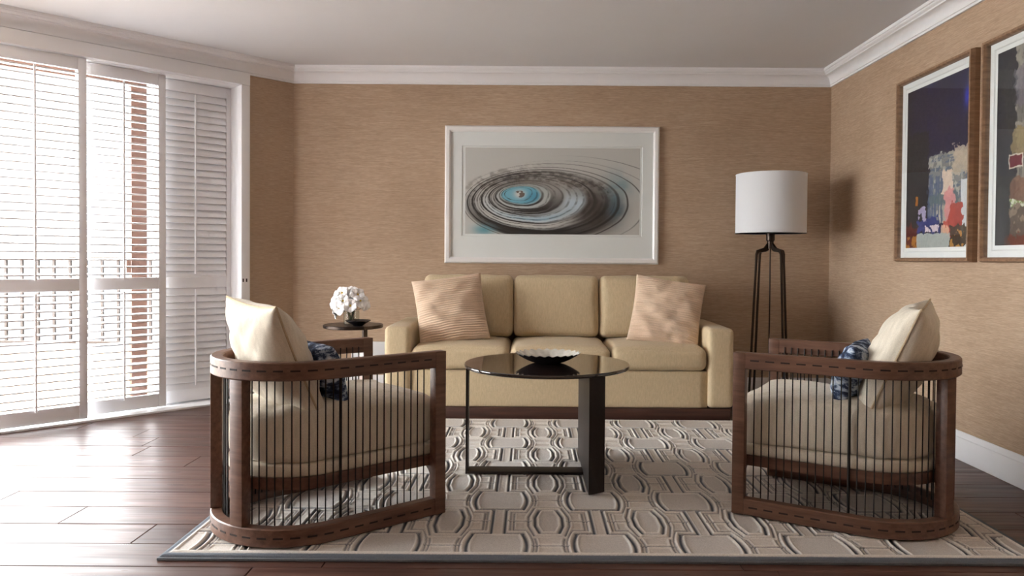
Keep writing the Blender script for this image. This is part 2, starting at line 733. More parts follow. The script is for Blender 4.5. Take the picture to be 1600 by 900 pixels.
crown = [(0, -.118), (.014, -.118), (.014, -.105), (.020, -.103)]
for k in range(9):
    a = k / 8 * math.pi / 2
    crown.append((.020 + .050 * (1 - math.cos(a)), -.103 + .058 * math.sin(a)))
crown += [(.076, -.045), (.076, -.036), (.080, -.034), (.088, -.026), (.090, -.018), (.098, -.018), (.100, -.012), (.100, 0), (0, 0)]
crown = [(a, CEIL + b) for a, b in crown]
nW, nB, nR = (NW.x, NW.y), (0, -1), (-1, 0)
sweep_trim('trim_1', (LC.x, LC.y), (CX, CY), nW, (1, 0), nB, crown, 'white_trim')
sweep_trim('trim_2', (CX, CY), (XR, YB), nB, nW, nR, crown, 'white_trim')
sweep_trim('trim_3', (XR, YB), (XR, YREAR), nR, nB, None, crown, 'white_trim')
base = [(0, .001), (.016, .001), (.016, .108), (.013, .116), (.014, .122), (.011, .128), (.007, .138), (.006, .150), (0, .150)]
sweep_trim('baseboard_back', (CX, CY), (XR, YB), nB, nW, nR, base, 'white_trim')
sweep_trim('baseboard_right', (XR, YB), (XR, YREAR), nR, nB, None, base, 'white_trim')
p0 = wl(T_OPEN)
sweep_trim('baseboard_left', (p0.x, p0.y), (CX, CY), nW, None, nB, base, 'white_trim')

# ------------------------------------------------------------------ shutter surround
val = struct(wall_box('trim_4', T_OPEN - .012, T_END, .0, .050, 2.272, 2.357, 'white_trim', bev=.002))
jam = struct(wall_box('trim_5', T_OPEN - .012, T_OPEN + .050, -.20, .046, 0, 2.27, 'white_trim', bev=.002))
struct(wall_box('trim_6', T_OPEN + .085, T_END, -.20, .04, .0005, .012, 'white_trim'))   # floor track
for k, tt in enumerate((.385, .41)):
    o = wall_box('strike_plate', tt - .005, tt + .005, .0462, .0475, .862, .886, 'brass_hole')
    o.location = wl(tt - .005)
    o.parent = jam
    o.matrix_parent_inverse = jam.matrix_basis.inverted()

slat_len_cache = {}


def slat_mesh(L):
    key = round(L, 4)
    if key in slat_len_cache: return slat_len_cache[key]
    vs, fs = [], []
    prof = [(.032, -.0040), (.032, .0036), (.020, .0050), (-.020, .0050), (-.032, .0036), (-.032, -.0040), (-.020, -.0050), (.020, -.0050)]
    n = len(prof)
    for x in (0, L):
        for (yy, zz) in prof:
            vs.append((x, yy, zz))
    for k in range(n):
        j = (k + 1) % n
        fs.append([k, j, n + j, n + k])
    fs += [list(range(n))[::-1], list(range(n, 2 * n))]
    me = mesh('slat', vs, fs, True, 20)
    slat_len_cache[key] = me
    return me


def shutter(t0, t1, s, tilt, label, ztop=2.267):
    w = t1 - t0
    p = wl(t0, s)
    o = empty('shutter_panel', (p.x, p.y, .022), WALL_RZ, label=label, cat='shutter', group='white louvered shutter panels')
    st = .046
    z0, z1 = 0, ztop - .022
    for xa in (0, w - st):
        box('stile', xa, xa + st, -.015, .015, z0, z1, 'shutter_white', o, .003)
    zr = [(z0, .088), (.800, .878), (z1 - .075, z1)]
    for nm, (a, b) in zip(('bottom_rail', 'middle_rail', 'top_rail'), zr):
        box(nm, st, w - st, -.014, .014, a, b, 'shutter_white', o, .002)
    for (a, b) in ((zr[0][1], zr[1][0]), (zr[1][1], zr[2][0])):
        n = int(round((b - a) / .0482))
        pitch = (b - a) / n
        for k in range(n):
            sl = link('slat', slat_mesh(w - 2 * st - .004), 'shutter_white', o, (st + .002, 0, a + (k + .5) * pitch), (R(tilt), 0, 0))
        yr = .036 if abs(tilt) < 40 else .024
        za, zb = a + .01, b - .012
        if abs(tilt) > 40: za += .03
        link('tilt_rod', tube_mesh('tilt_rod', [(w / 2, yr, za - .02), (w / 2, yr, zb)], .0065, 8), 'shutter_white', o)
    return o


shutter(.408, .945, -.150, -67, 'closed white louvered shutter panel beside the tan wall corner')
shutter(.899, 1.429, -.072, -4, 'open white louvered shutter panel with brown door post behind it')
shutter(1.392, 1.948, .006, -4, 'open white louvered shutter panel overlapping its neighbour, only railing behind it')

# sliding glass door behind the shutters
dr = empty('door_1', wl(.40, -.27), WALL_RZ, kind='structure')
DL = T_END - .42
box('door_frame', .56, .66, -.03, .03, 0, 2.27, 'door_brown', dr, .004)
box('door_frame', .56, DL, -.03, .03, 2.20, 2.27, 'door_brown', dr, .004)
box('door_frame', .56, DL, -.03, .03, -.02, .02, 'door_brown', dr, .004)
box('door_frame', 2.2, 2.28, -.03, .03, .02, 2.2, 'door_brown', dr, .004)
box('door_handle', .67, .70, .03, .06, .93, 1.02, 'door_brown', dr, .004)
for a, b in ((.66, 2.2), (2.28, DL)):
    box('pane', a, b, -.003, .003, .02, 2.2, 'clear_glass', dr)

# ------------------------------------------------------------------ balcony outside
struct(link('balcony_floor', prism_mesh('balcony_floor', [(-12, 8.4), (-12, 0), (LC.x - .13, 0), (LC.x - .16, LC.y + .15), (CX - .16, CY + .16), (CX - .18, 8.4)], -.20, -.03), 'balcony_tile'))
rl = empty('balcony_railing', (-5.5, 8.25, -.03), label='dark metal balcony railing with upright bars outside the shutters', cat='railing')
box('top_rail', -5.5, 3.7, -.025, .025, 1.02, 1.06, 'rail_metal', rl, .005)
box('bottom_rail', -5.5, 3.7, -.02, .02, .09, .12, 'rail_metal', rl, .004)
bar = box_mesh('bar', -.012, .012, -.012, .012, .12, 1.02)
post = box_mesh('post', -.035, .035, -.035, .035, 0, 1.02)
k = 0
x = -5.4
while x < 3.7:
    if k % 9 == 0:
        link('post', post, 'rail_metal', rl, (x, 0, 0))
    else:
        link('bar', bar, 'rail_metal', rl, (x, 0, 0))
    x += .18
    k += 1

# ------------------------------------------------------------------ rug: carved pile
RX0, RX1, RY0, RY1 = -1.262, 1.812, 2.50, 4.700
RZ = .018
step = .0042
nx, ny = int((RX1 - RX0) / step) + 1, int((RY1 - RY0) / step) + 1
gx = np.linspace(RX0, RX1, nx)
gy = np.linspace(RY0, RY1, ny)
X, Y = np.meshgrid(gx, gy)
PA, PB = .386, .490
U = (X - .085 + PA / 2) % PA - PA / 2          # about an octagon's centre
V = (Y - 2.850 + PB / 2) % PB - PB / 2
U2 = (X - .085) % PA - PA / 2                  # about a barrel's centre
V2 = (Y - 2.850) % PB - PB / 2


def sd_cham(u, v, a, b, c):
    """octagon-like box: half sizes a, b, chamfer c along u (with slope)"""
    d1 = np.abs(u) - a
    d2 = np.abs(v) - b
    k = c / (b * .62)
    d3 = (np.abs(u) + np.maximum(0, np.abs(v) - b * .38) * k - a) / math.sqrt(1 + k * k)
    return np.maximum(np.maximum(d1, d2), d3)


def line(d, c, w):
    return np.clip(1.25 - np.abs(d - c) / (w / 2), 0, 1)


d_oct = sd_cham(U, V, .042, .118, .016)
d_bar_h = np.abs(U2) - (.083 + .014 * (1 - (V2 / .105) ** 2))
d_bar = np.maximum(d_bar_h, np.abs(V2) - .105)
neck = np.abs(U2) - .036
neck_in = np.abs(U2) - .018
d_oct_o = d_oct - .022
d_out = np.minimum(np.maximum(d_bar_h - .026, np.abs(V2) - .131), neck)
groove = np.zeros_like(X)
ridge = np.zeros_like(X)
out_bar = (d_bar > .006)
out_oct = (d_oct_o > .004)
# octagon outline: groove on its flanks, fine line at its ends
flank = (np.abs(V) < .118)
groove = np.maximum(groove, line(d_oct, .011, .013) * np.where(flank, 1, .55))
ridge = np.maximum(ridge, line(d_oct, -.002, .009))
ridge = np.maximum(ridge, line(d_oct, .024, .010))
# barrel outline
fl2 = (np.abs(V2) < .105)
groove = np.maximum(groove, line(d_bar_h, .011, .014) * (np.abs(V2) < .112))
groove = np.maximum(groove, .75 * line(np.abs(V2), .109, .008) * (d_bar_h < .004) )
ridge = np.maximum(ridge, line(d_bar, -.002, .009))
# outer contour with the stepped neck
mo = out_oct
groove = np.maximum(groove, .95 * line(d_out, -.011, .012) * mo * (np.abs(V2) > .113))
groove = np.maximum(groove, .55 * line(d_out, .010, .006) * mo)
ridge = np.maximum(ridge, line(d_out, .001, .010) * mo)
# bands that tie the figures together
hb = (neck > -.002) & out_oct
groove = np.maximum(groove, .85 * line(np.abs(V), .002, .008) * hb * (np.abs(V) < .02))
ridge = np.maximum(ridge, .8 * line(np.abs(V), .0135, .008) * hb)
hb2 = (d_bar_h > .030)
groove = np.maximum(groove, .85 * line(np.abs(V2), .002, .008) * hb2)
ridge = np.maximum(ridge, .8 * line(np.abs(V2), .0125, .008) * hb2)
nk = (np.abs(V2) > .131)
groove = np.maximum(groove, .0 * X)
ridge = np.maximum(ridge, .7 * line(neck_in, 0, .008) * (np.abs(V2) > .112) * mo)
# second, finer contour round both figures
m3 = (neck > .012) & (d_out > .012)
groove = np.maximum(groove, .7 * line(d_oct, .037, .008) * m3)
ridge = np.maximum(ridge, .8 * line(d_oct, .046, .008) * m3)
m4 = (d_oct > .052) & (neck > .012)
groove = np.maximum(groove, .6 * line(d_out, .022, .007) * m4)
ridge = np.maximum(ridge, .7 * line(d_out, .030, .007) * m4)
# border
db = np.minimum(np.minimum(X - RX0, RX1 - X), np.minimum(Y - RY0, RY1 - Y))
inside = np.clip((db - .040) / .004, 0, 1)
groove *= inside
ridge *= inside
ridge = np.maximum(ridge, line(db, .036, .010))
border = np.clip((.028 - db) / .005, 0, 1)
ridge *= (1 - .9 * groove)
Zr = RZ + .0056 * ridge - .0050 * groove
Zr -= .016 * np.clip(1 - db / .012, 0, 1) ** 2
Zr += rng.normal(0, .00035, Zr.shape)
wv = .5 + .5 * np.sin(X * 9 + 2.2 * np.sin(Y * 5)) * np.sin(Y * 8 + 1.7 * np.sin(X * 4))
c_ground = np.array([226, 218, 209]) / 255.
c_field = np.array([219, 213, 207]) / 255.
c_ridge = np.array([246, 241, 233]) / 255.
c_groove = np.array([80, 87, 99]) / 255.
c_border = np.array([112, 118, 126]) / 255.
fieldm = ((d_oct < 0) | (d_bar < 0)).astype(float)[..., None]
col = c_ground * (1 - fieldm) + c_field * fieldm
col = col * (1 - ridge[..., None]) + c_ridge * ridge[..., None]
g2 = groove[..., None] * (.86 + .14 * wv[..., None])
col = col * (1 - g2) + c_groove * g2
col = col * (1 - border[..., None]) + c_border * border[..., None]
vs = np.stack([X - .275, Y - 3.6, Zr], -1).reshape(-1, 3)
ii = np.arange(nx * ny).reshape(ny, nx)
fs = np.stack([ii[:-1, :-1], ii[:-1, 1:], ii[1:, 1:], ii[1:, :-1]], -1).reshape(-1, 4)
rug = empty('area_rug', (.275, 3.6, 0), label='cream carved-pile area rug with grey-blue geometric outlines and border', cat='rug')
me = fast_mesh('pile', vs, fs)
set_colors(me, col.reshape(-1, 3))
smooth(me)
link('pile', me, 'rug_pile', rug)
eg = []
er = .008
box('edge_binding', RX0 - .275 - .003, RX1 - .275 + .003, RY0 - 3.6 - .003, RY1 - 3.6 + .003, 0.0005, .0105, 'rug_side', rug, .003)
RUGTOP = .0250

# ------------------------------------------------------------------ sofa
sf = empty('sofa', (.20, 5.12, 0), label='beige three-seat sofa with square arms on dark wooden plinth', cat='sofa')
SX0, SX1 = -.925 - .20, 1.325 - .20     # local X extents
SY0 = 4.700 - 5.12                      # front of the arms
SYB = 5.55 - 5.12
AW = .168
box('plinth', SX0 + .02, SX1 - .02, SY0 + .015, SYB - .03, .0015, .086, 'plinth_wood', sf, .004)
o = link('base', soft_box_mesh('base', SX1 - SX0 - 2 * AW + .01, SYB - SY0 - .03, .240, .012, cuts=8, wrinkle=.0006), 'sofa_fabric', sf)
o.location = ((SX0 + SX1) / 2, (SY0 + SYB) / 2 + .015, .205)
for k, xa in enumerate((SX0, SX1 - AW)):
    o = link('arm', soft_box_mesh('arm', AW, SYB - SY0 - .02, .512, .030, crown=.006, front=.004, side=.002, wrinkle=.0008, seed=k), 'sofa_fabric', sf)
    o.location = (xa + AW / 2, (SY0 + SYB) / 2 - .0, .344)
o = link('back_frame', soft_box_mesh('back_frame', SX1 - SX0 - 2 * AW + .004, .17, .56, .03, cuts=8), 'sofa_fabric', sf)
o.location = ((SX0 + SX1) / 2, SYB - .095, .60)
sx = [SX0 + AW + .003, -.119 - .20, .532 - .20, SX1 - AW - .003]
for k in range(3):
    w = sx[k + 1] - sx[k] - .006
    o = link('seat_cushion', soft_box_mesh('seat_cushion', w, .66, .145, .042, crown=.030, front=.012, side=.001, wrinkle=.0016, seed=5 + k, cuts=18), 'sofa_fabric', sf)
    o.location = ((sx[k] + sx[k + 1]) / 2, SY0 + .335, .327 + .0725)
bx = [SX0 + AW + .012, -.105 - .20, .500 - .20, SX1 - AW - .012]
for k in range(3):
    w = bx[k + 1] - bx[k] - .006
    o = link('back_cushion', soft_box_mesh('back_cushion', w, .19, .435, .045, crown=.006, front=.030, side=.002, wrinkle=.0018, seed=15 + k, cuts=18), 'sofa_fabric', sf)
    o.location = ((bx[k] + bx[k + 1]) / 2, SYB - .275, .485 + .215)
    o.rotation_euler = (R(-9), 0, 0)


def sofa_pillow(x, y, z, spin, lean, yaw, seed, label):
    me, rim = pillow_mesh('pleated_pillow', .475, .47, .17, 60, 150, .05, pleats=30, pleat_amp=.0032, seed=seed, wrinkle=.004)
    o = link('pleated_pillow', me, 'pleat_fabric')
    o.matrix_world = Matrix.Translation((x, y, z)) @ Matrix.Rotation(R(yaw), 4, 'Z') @ Matrix.Rotation(R(-lean), 4, 'X') @ Matrix.Rotation(R(spin), 4, 'Y')
    tag(o, label, 'pillow', 'pleated pillows on the sofa')
    return o


sofa_pillow(-.525, 4.975, .695, -8, 20, 6, 3, 'peach pleated pillow on the sofa end next to the round side table')
sofa_pillow(.935, 4.975, .688, 9, 20, -5, 4, 'peach pleated pillow on the sofa end next to the floor lamp')

# ------------------------------------------------------------------ armchairs
CW, CLS, CEA, CEB = .650, .47, .32, .325
FX = .40
RH = .065          # rail height
RT = .044          # rail thickness
TOPZ = .648


def dpath(inset, n_arc=40, x_start=None):
    """Open D outline from the -y front end round the back to the +y front end."""
    x0 = FX if x_start is None else x_start
    xm = FX - CLS
    hw, ea, eb = CW / 2 - inset, CEA - inset, CEB - inset
    pts = []
    for k in range(9):
        pts.append((x0 + (xm - x0) * k / 8, -hw))
    for k in range(1, n_arc):
        a = math.pi * k / n_arc
        pts.append((xm - ea * math.sin(a), -eb * math.cos(a)))
    for k in range(9):
        pts.append((xm + (x0 - xm) * k / 8, hw))
    return pts


def arc_points(inset, ds, s0):
    """Points spaced ds along the D outline, with tangents; mirrored about y=0 starting at s0 from the front."""
    p = np.array(dpath(inset, 120))
    seg = np.linalg.norm(np.diff(p, axis=0), axis=1)
    s = np.concatenate([[0], np.cumsum(seg)])
    half = s[-1] / 2
    res = []
    q = s0
    while q < half:
        x, y = np.interp(q, s, p[:, 0]), np.interp(q, s, p[:, 1])
        x2, y2 = np.interp(q + .002, s, p[:, 0]), np.interp(q + .002, s, p[:, 1])
        res.append((q, x, y, math.atan2(y2 - y, x2 - x)))
        q += ds
    return res, half


def rail_mesh(name, z0, z1, bev=.004):
    po = dpath(0, 48, FX - .048)
    pi_ = dpath(RT, 48, FX - .048)
    n = len(po)
    vs, fs = [], []
    for (a, b) in zip(po, pi_):
        ox, oy = a
        ix, iy = b
        dx, dy = (ix - ox) * bev / RT, (iy - oy) * bev / RT
        ring = [(ox, oy, z0 + bev), (ox, oy, z1 - bev), (ox + dx, oy + dy, z1), (ix - dx, iy - dy, z1), (ix, iy, z1 - bev), (ix, iy, z0 + bev), (ix - dx, iy - dy, z0), (ox + dx, oy + dy, z0)]
        vs += ring
    for i in range(n - 1):
        for k in range(8):
            j = (k + 1) % 8
            fs.append([i * 8 + k, i * 8 + j, i * 8 + 8 + j, i * 8 + 8 + k])
    fs += [list(range(8)), [(n - 1) * 8 + k for k in range(8)][::-1]]
    me = mesh(name, vs, fs, True, 35)
    return me


def dcushion_mesh(name, inset, x_front, prof, rad_front=.05, wrinkle=.0, seed=0):
    """Closed D outline lofted through prof = [(scale, z)], corners at the front rounded."""
    hw = CW / 2 - inset
    xm = FX - CLS
    ea, eb = CEA - inset, CEB - inset
    pts = []
    for k in range(7):                               # front -y corner
        a = math.pi / 2 * k / 6
        pts.append((x_front - rad_front + rad_front * math.cos(a), -hw + rad_front - rad_front * math.sin(a)))
    for k in range(1, 9):
        pts.append((x_front - rad_front + (xm - x_front + rad_front) * k / 9, -hw))
    for k in range(0, 33):
        a = math.pi * k / 32
        pts.append((xm - ea * math.sin(a), -eb * math.cos(a)))
    for k in range(1, 9):
        pts.append((xm + (x_front - rad_front - xm) * k / 9, hw))
    for k in range(7):
        a = math.pi / 2 * (1 - k / 6)
        pts.append((x_front - rad_front + rad_front * math.cos(a), hw - rad_front + rad_front * math.sin(a)))
    for k in range(1, 12):
        pts.append((x_front, hw - rad_front - (2 * hw - 2 * rad_front) * k / 12))
    n = len(pts)
    cx = xm + .08
    g = random.Random(seed)
    ph = [g.uniform(0, 6) for _ in range(4)]
    vs, fs = [], []
    for r, (d, z, cz) in enumerate(prof):
        for i, (x, y) in enumerate(pts):
            s = d
            zz = z
            if wrinkle:
                k = 2 * math.pi * i / n
                zz += wrinkle * math.sin(9 * k + 2 * math.sin(4 * k + ph[0]) + ph[1]) * (s > .5)
                s += wrinkle * .8 * math.sin(23 * k + 3 * math.sin(5 * k + ph[2])) * (s > .5)
            vs.append((cx + (x - cx) * s, y * s, zz))
    for r in range(len(prof) - 1):
        for i in range(n):
            j = (i + 1) % n
            fs.append([r * n + i, r * n + j, (r + 1) * n + j, (r + 1) * n + i])
    b = len(vs)
    vs.append((cx, 0, prof[0][1]))
    vs.append((cx, 0, prof[-1][1] + .001))
    for i in range(n):
        j = (i + 1) % n
        fs.append([b, j, i])
        fs.append([b + 1, (len(prof) - 1) * n + i, (len(prof) - 1) * n + j])
    return mesh(name, vs, fs, True, None)


wire_me = tube_mesh('wire', [(0, 0, RH * .55), (0, 0, TOPZ - RH * .55)], .0025, 6)
rod_me = tube_mesh('rod', [(0, 0, RH * .55), (0, 0, TOPZ - RH * .55)], .0055, 8)
slot_me = box_mesh('slot', -.017, .017, -.0008, .0008, -.003, .003)
peg_me = box_mesh('wire_peg', -.0035, .0035, -.003, .003, -.005, .005)


def make_chair(name, loc, rz, label):
    c = empty(name, loc, rz, label=label, cat='armchair', group='round-backed walnut armchairs')
    link('bottom_rail', rail_mesh('bottom_rail', 0, RH), 'walnut', c)
    link('top_rail', rail_mesh('top_rail', TOPZ - RH, TOPZ), 'walnut', c)
    for s in (-1, 1):
        ya, yb = sorted((s * CW / 2, s * (CW / 2 - RT)))
        box('front_post', FX - .0478, FX, ya, yb, 0, TOPZ, 'walnut', c, .003)
    xm = FX - CLS
    sinp = .906
    a = math.asin(sinp)
    for s in (-1, 1):
        cx = xm - (CEA - RT / 2) * sinp
        cy = s * (CEB - RT / 2) * math.cos(a)
        tang = math.atan2(s * (CEB) * math.sin(a), CEA * math.cos(a) * -1)
        o = link('rear_post', box_mesh('rear_post', -.029, .029, -RT / 2 + .001, RT / 2 - .001, RH + .0005, TOPZ - RH - .0005, .003), 'walnut', c)
        o.location = (cx, cy, 0)
        nx_, ny_ = CEB * -sinp, s * CEA * math.cos(a)
        o.rotation_euler = (0, 0, math.atan2(ny_, nx_) + math.pi / 2)
        k = box('cleat', -.02, .02, RT / 2 - .002, RT / 2 + .014, .188, .226, 'walnut', c)
        k.location, k.rotation_euler = o.location, o.rotation_euler
    pts, half = arc_points(RT + .003, .0295, .074)
    for (q, x, y, an) in pts:
        px = xm - (CEA - RT) * sinp
        near_post = x < px + .012
        if near_post and abs(abs(y) - CEB * math.cos(a)) < .05: continue
        for s in (-1, 1):
            thick = abs(x + .035) < .0148 and abs(y) > .2
            if thick:
                link('support_rod', rod_me, 'wire', c, (x, s * abs(y) - s * .003, 0))
            else:
                link('wire', wire_me, 'wire', c, (x, s * abs(y), 0))
    pts, half = arc_points(-.0001, .0585, .085)
    for (q, x, y, an) in pts:
        if half - q < .012: continue
        for s in (-1, 1):
            ang = an if s < 0 else -an
            for z in (RH / 2, TOPZ - RH / 2 + .003):
                link('slot', slot_me, 'slot_dark', c, (x, y if s < 0 else -y, z), (0, 0, ang))
    # seat: wooden frame with curved brackets, upholstered deck, loose cushion
    fr = link('seat_frame', dcushion_mesh('seat_frame', .056, FX - .006, [(1, .186, 0), (1, .228, 0)], .006), 'walnut', c)
    smooth(fr.data, 40)
    for s in (-1, 1):
        poly = []
        for k in range(7):
            aa = math.pi / 2 * k / 6
            poly.append((-.07 * (1 - math.sin(aa)), -.07 * (1 - math.cos(aa))))
        vs, fs = [], []
        arc = [(s * (CW / 2 - RT) - s * (.075 * (1 - math.cos(math.pi / 2 * k / 6))), .186 - .075 * (1 - math.sin(math.pi / 2 * k / 6))) for k in range(7)]
        prof = arc + [(s * (CW / 2 - RT), .186)]
        n = len(prof)
        for xx in (FX - .040, FX - .012):
            vs += [(xx, yy, zz) for yy, zz in prof]
        fs = [[i, (i + 1) % n, n + (i + 1) % n, n + i] for i in range(n)] + [list(range(n)), list(range(n, 2 * n))[::-1]]
        link('bracket', mesh('bracket', vs, fs), 'walnut', c)
        yk = sorted((s * (CW / 2 - RT), s * (CW / 2 - .060)))
        box('cleat', FX - .044, FX - .010, yk[0], yk[1], .188, .226, 'walnut', c)
    link('seat_deck', dcushion_mesh('seat_deck', .062, FX - .010, [(.985, .228, 0), (1, .234, 0), (1, .266, 0), (.985, .272, 0)], .03), 'linen', c)
    prof = [(.5, .274, 0), (.90, .273, 0), (.965, .279, 0), (.992, .297, 0), (1.0, .330, 0), (1.004, .372, 0), (1.002, .408, 0), (.992, .432, 0), (.972, .448, 0), (.935, .459, 0), (.87, .467, 0), (.75, .475, 0), (.6, .481, 0), (.4, .486, 0), (.15, .489, 0)]
    cu = link('seat_cushion', dcushion_mesh('seat_cushion', .064, FX + .006, prof, .045, wrinkle=.0035, seed=int(rz * 10)), 'linen', c)
    xb = [(p[0], p[1]) for p in []]
    return c


ch1 = make_chair('armchair', (-.841, 2.917, RUGTOP), R(40), 'walnut barrel armchair with dark cords in front of the white shutters')
ch2 = make_chair('armchair', (1.333, 3.020, RUGTOP), R(149), 'walnut barrel armchair with dark cords in front of the floor lamp')


def chair_pillow(ch, kind, x, y, z, lean, spin, yaw, label, seed):
    if kind == 'back':
        me, rim = pillow_mesh('linen_pillow', .50, .475, .22, 34, 34, .08, seed=seed, wrinkle=.005)
        o = link('linen_pillow', me, 'linen')
        pp = link('piping', tube_mesh('piping', rim, .0042, 6, closed=True), 'piping_linen', o)
        grp = 'large linen pillows in the armchairs'
    else:
        me, rim = pillow_mesh('indigo_pillow', .42, .25, .13, 30, 24, .05, seed=seed, wrinkle=.004, power=.36)
        o = link('indigo_pillow', me, 'indigo_fabric')
        grp = 'small indigo pillows in the armchairs'
    base = Matrix.Translation(ch.location) @ Matrix.Rotation(ch.rotation_euler.z, 4, 'Z')
    o.matrix_world = base @ Matrix.Translation((x, y, z)) @ Matrix.Rotation(R(-90 + yaw), 4, 'Z') @ Matrix.Rotation(R(lean), 4, 'X') @ Matrix.Rotation(R(spin), 4, 'Y')
    tag(o, label, 'pillow', grp)
    return o


for ch, nm, sg in ((ch1, 'the armchair in front of the shutters', 1), (ch2, 'the armchair in front of the floor lamp', -1)):
    chair_pillow(ch, 'back', -.172, 0.0, .632, 23, 2 * sg, 0, 'large cream linen pillow with piped edge in ' + nm, 21 + sg)
    chair_pillow(ch, 'small', -.002, sg * .0, .562, 15, 0, 0, 'small indigo and white patterned pillow in ' + nm, 31 + sg)

# ------------------------------------------------------------------ coffee table
TCX, TCY, TR = .090, 3.50, .393
TZ = .547
ct = empty('coffee_table', (TCX, TCY, RUGTOP), label='round black glass coffee table with dark metal slab leg', cat='coffee table')
h = TZ - RUGTOP
link('table_top', lathe_mesh('table_top', [(0, h - .016), (TR - .004, h - .016), (TR - .001, h - .013), (TR, h - .008), (TR - .001, h - .003), (TR - .004, h), (0, h)], 96, True, 30), 'table_glass', ct)
xa, xb = .265 - TCX, .338 - TCX
poly = []
for k in range(7):
    x = xa + (xb - xa) * k / 6
    poly.append((x, -math.sqrt((TR - .006) ** 2 - x * x)))
for k in range(7):
    x = xb + (xa - xb) * k / 6
    poly.append((x, math.sqrt((TR - .006) ** 2 - x * x)))
link('slab_leg', prism_mesh('slab_leg', poly, 0, h - .0165), 'steel_dark', ct)
xl = -.300 - TCX + .008
box('bar_leg', xl, xl + .010, -.045, .045, 0.0, h - .0165, 'steel_dark', ct, .001)
box('floor_bar', xl + .0105, xa - .0005, -.045, .045, 0.0, .012, 'steel_dark', ct, .001)

# scalloped shell dish
sd = empty('shell_dish', (TCX + .004, TCY, TZ), label='scalloped pearl shell dish with dark outside on the coffee table', cat='dish')


def shell_mesh(name, off):
    n = 120
    rings = 10
    vs, fs = [], []
    for k in range(rings + 1):
        q = k / rings
        r = .050 + (.152 - .050) * q
        z = .004 + .044 * q ** 1.5
        for i in range(n):
            a = 2 * math.pi * i / n
            sc = math.cos(24 * a)
            rr = r * (1 + .030 * q * sc)
            zz = z + .0035 * q * sc
            vs.append((rr * math.cos(a), rr * math.sin(a) * .92, zz + off * (1 - .3 * q)))
    for k in range(rings):
        for i in range(n):
            j = (i + 1) % n
            fs.append([k * n + i, k * n + j, (k + 1) * n + j, (k + 1) * n + i])
    fs.append(list(range(n))[::-1])
    me = mesh(name, vs, fs, True, 60)
    return me


link('outer_shell', shell_mesh('outer_shell', -.0035), 'black_ceramic', sd)
link('inner_shell', shell_mesh('inner_shell', 0), 'shell_pearl', sd)

# ------------------------------------------------------------------ side table with orchids
STX, STY, STZ = -1.19, 5.0, .588
stb = empty('side_table', (STX, STY, 0), label='small round dark metal side table beside the beige sofa', cat='side table')
link('table_top', lathe_mesh('table_top', [(0, STZ - .022), (.196, STZ - .022), (.200, STZ - .018), (.200, STZ - .003), (.197, STZ), (0, STZ)], 64, True, 30), 'bronze', stb)
link('stem', tube_mesh('stem', [(.078, 0, .015), (.078, 0, STZ - .022)], .019, 20), 'bronze', stb)
link('foot', lathe_mesh('foot', [(0, .001), (.15, .001), (.152, .004), (.15, .012), (.02, .015), (0, .015)], 48, True, 30), 'bronze', stb)

vz = empty('glass_vase', (STX - .015, STY + .01, STZ), label='clear glass cylinder vase holding the white orchids', cat='vase')
link('body', lathe_mesh('body', [(0, .0005), (.050, .0005), (.053, .004), (.053, .095), (.050, .095), (.050, .008), (0, .008)], 40, True, 30), 'vase_glass', vz)
oc = empty('orchid_bouquet', (STX - .015, STY + .01, STZ + .010), label='bouquet of white orchid blossoms in the glass vase', cat='flowers')
pet_vs, pet_fs = [], []
nu_, nv_ = 8, 6
for i in range(nu_ + 1):
    u = i / nu_
    wdt = .024 * math.sin(math.pi * min(1, .12 + u * .86)) ** .7
    for j in range(nv_ + 1):
        vv = -1 + 2 * j / nv_
        pet_vs.append((u * .042, wdt * vv, .010 * math.sin(u * 2.4) - .006 * vv * vv + .003 * math.sin(5 * vv + 4 * u)))
for i in range(nu_):
    for j in range(nv_):
        a = i * (nv_ + 1) + j
        pet_fs.append([a, a + 1, a + nv_ + 2, a + nv_ + 1])
pet_me = mesh('petal', pet_vs, pet_fs, True)
sd_mod = True
cen_me = lathe_mesh('flower_lip', [(0, -.002), (.006, .0), (.008, .006), (.005, .013), (0, .016)], 10)
spots = [(-.085, -.03, .225), (-.045, -.06, .245), (-.095, -.04, .165), (-.035, -.085, .195), (.015, -.09, .165), (.055, -.06, .235),
         (.070, -.055, .195), (.020, -.05, .225), (-.06, -.085, .150), (-.005, -.02, .255), (.085, -.02, .170), (.03, .05, .22), (-.07, .05, .20), (-.105, 0.0, .125)]
g = random.Random(5)
for k, (x, y, z) in enumerate(spots):
    z -= .042
    d = Vector((x * 1.1, y * 1.5 - .03, z - .12)).normalized()
    q = d.to_track_quat('Z', 'Y')
    stem = link('stem', tube_mesh('stem', [(g.uniform(-.02, .02), g.uniform(-.02, .02), .005), (x * .3, y * .3, .09), (x * .7, y * .7, z * .72), (x - d.x * .004, y - d.y * .004, z - d.z * .004)], .0022, 6), 'stem_green', oc)
    b = link('blossom', cen_me, 'flower_center', oc, (x, y, z), q.to_euler())
    spin = g.uniform(0, 6.28)
    for p in range(5):
        pe = link('petal', pet_me, 'petal', b, (0, 0, .002 * (p % 2)), (0, R(g.uniform(-22, -4)), spin + p * 2 * math.pi / 5))
        s_ = g.uniform(1.1, 1.4)
        pe.scale = (s_, s_ * g.uniform(.95, 1.15), 1)

bd = lathe_mesh('decor_bowl', [(0, 0.0005), (.030, .0005), (.034, .004), (.060, .020), (.083, .034), (.084, .038), (.080, .037), (.055, .023), (.03, .010), (0, .008)], 48, True, 40)
o = link('decor_bowl', bd, 'black_ceramic', None, (STX + .055, STY - .10, STZ))
tag(o, 'small shallow black bowl on the round side table', 'bowl')

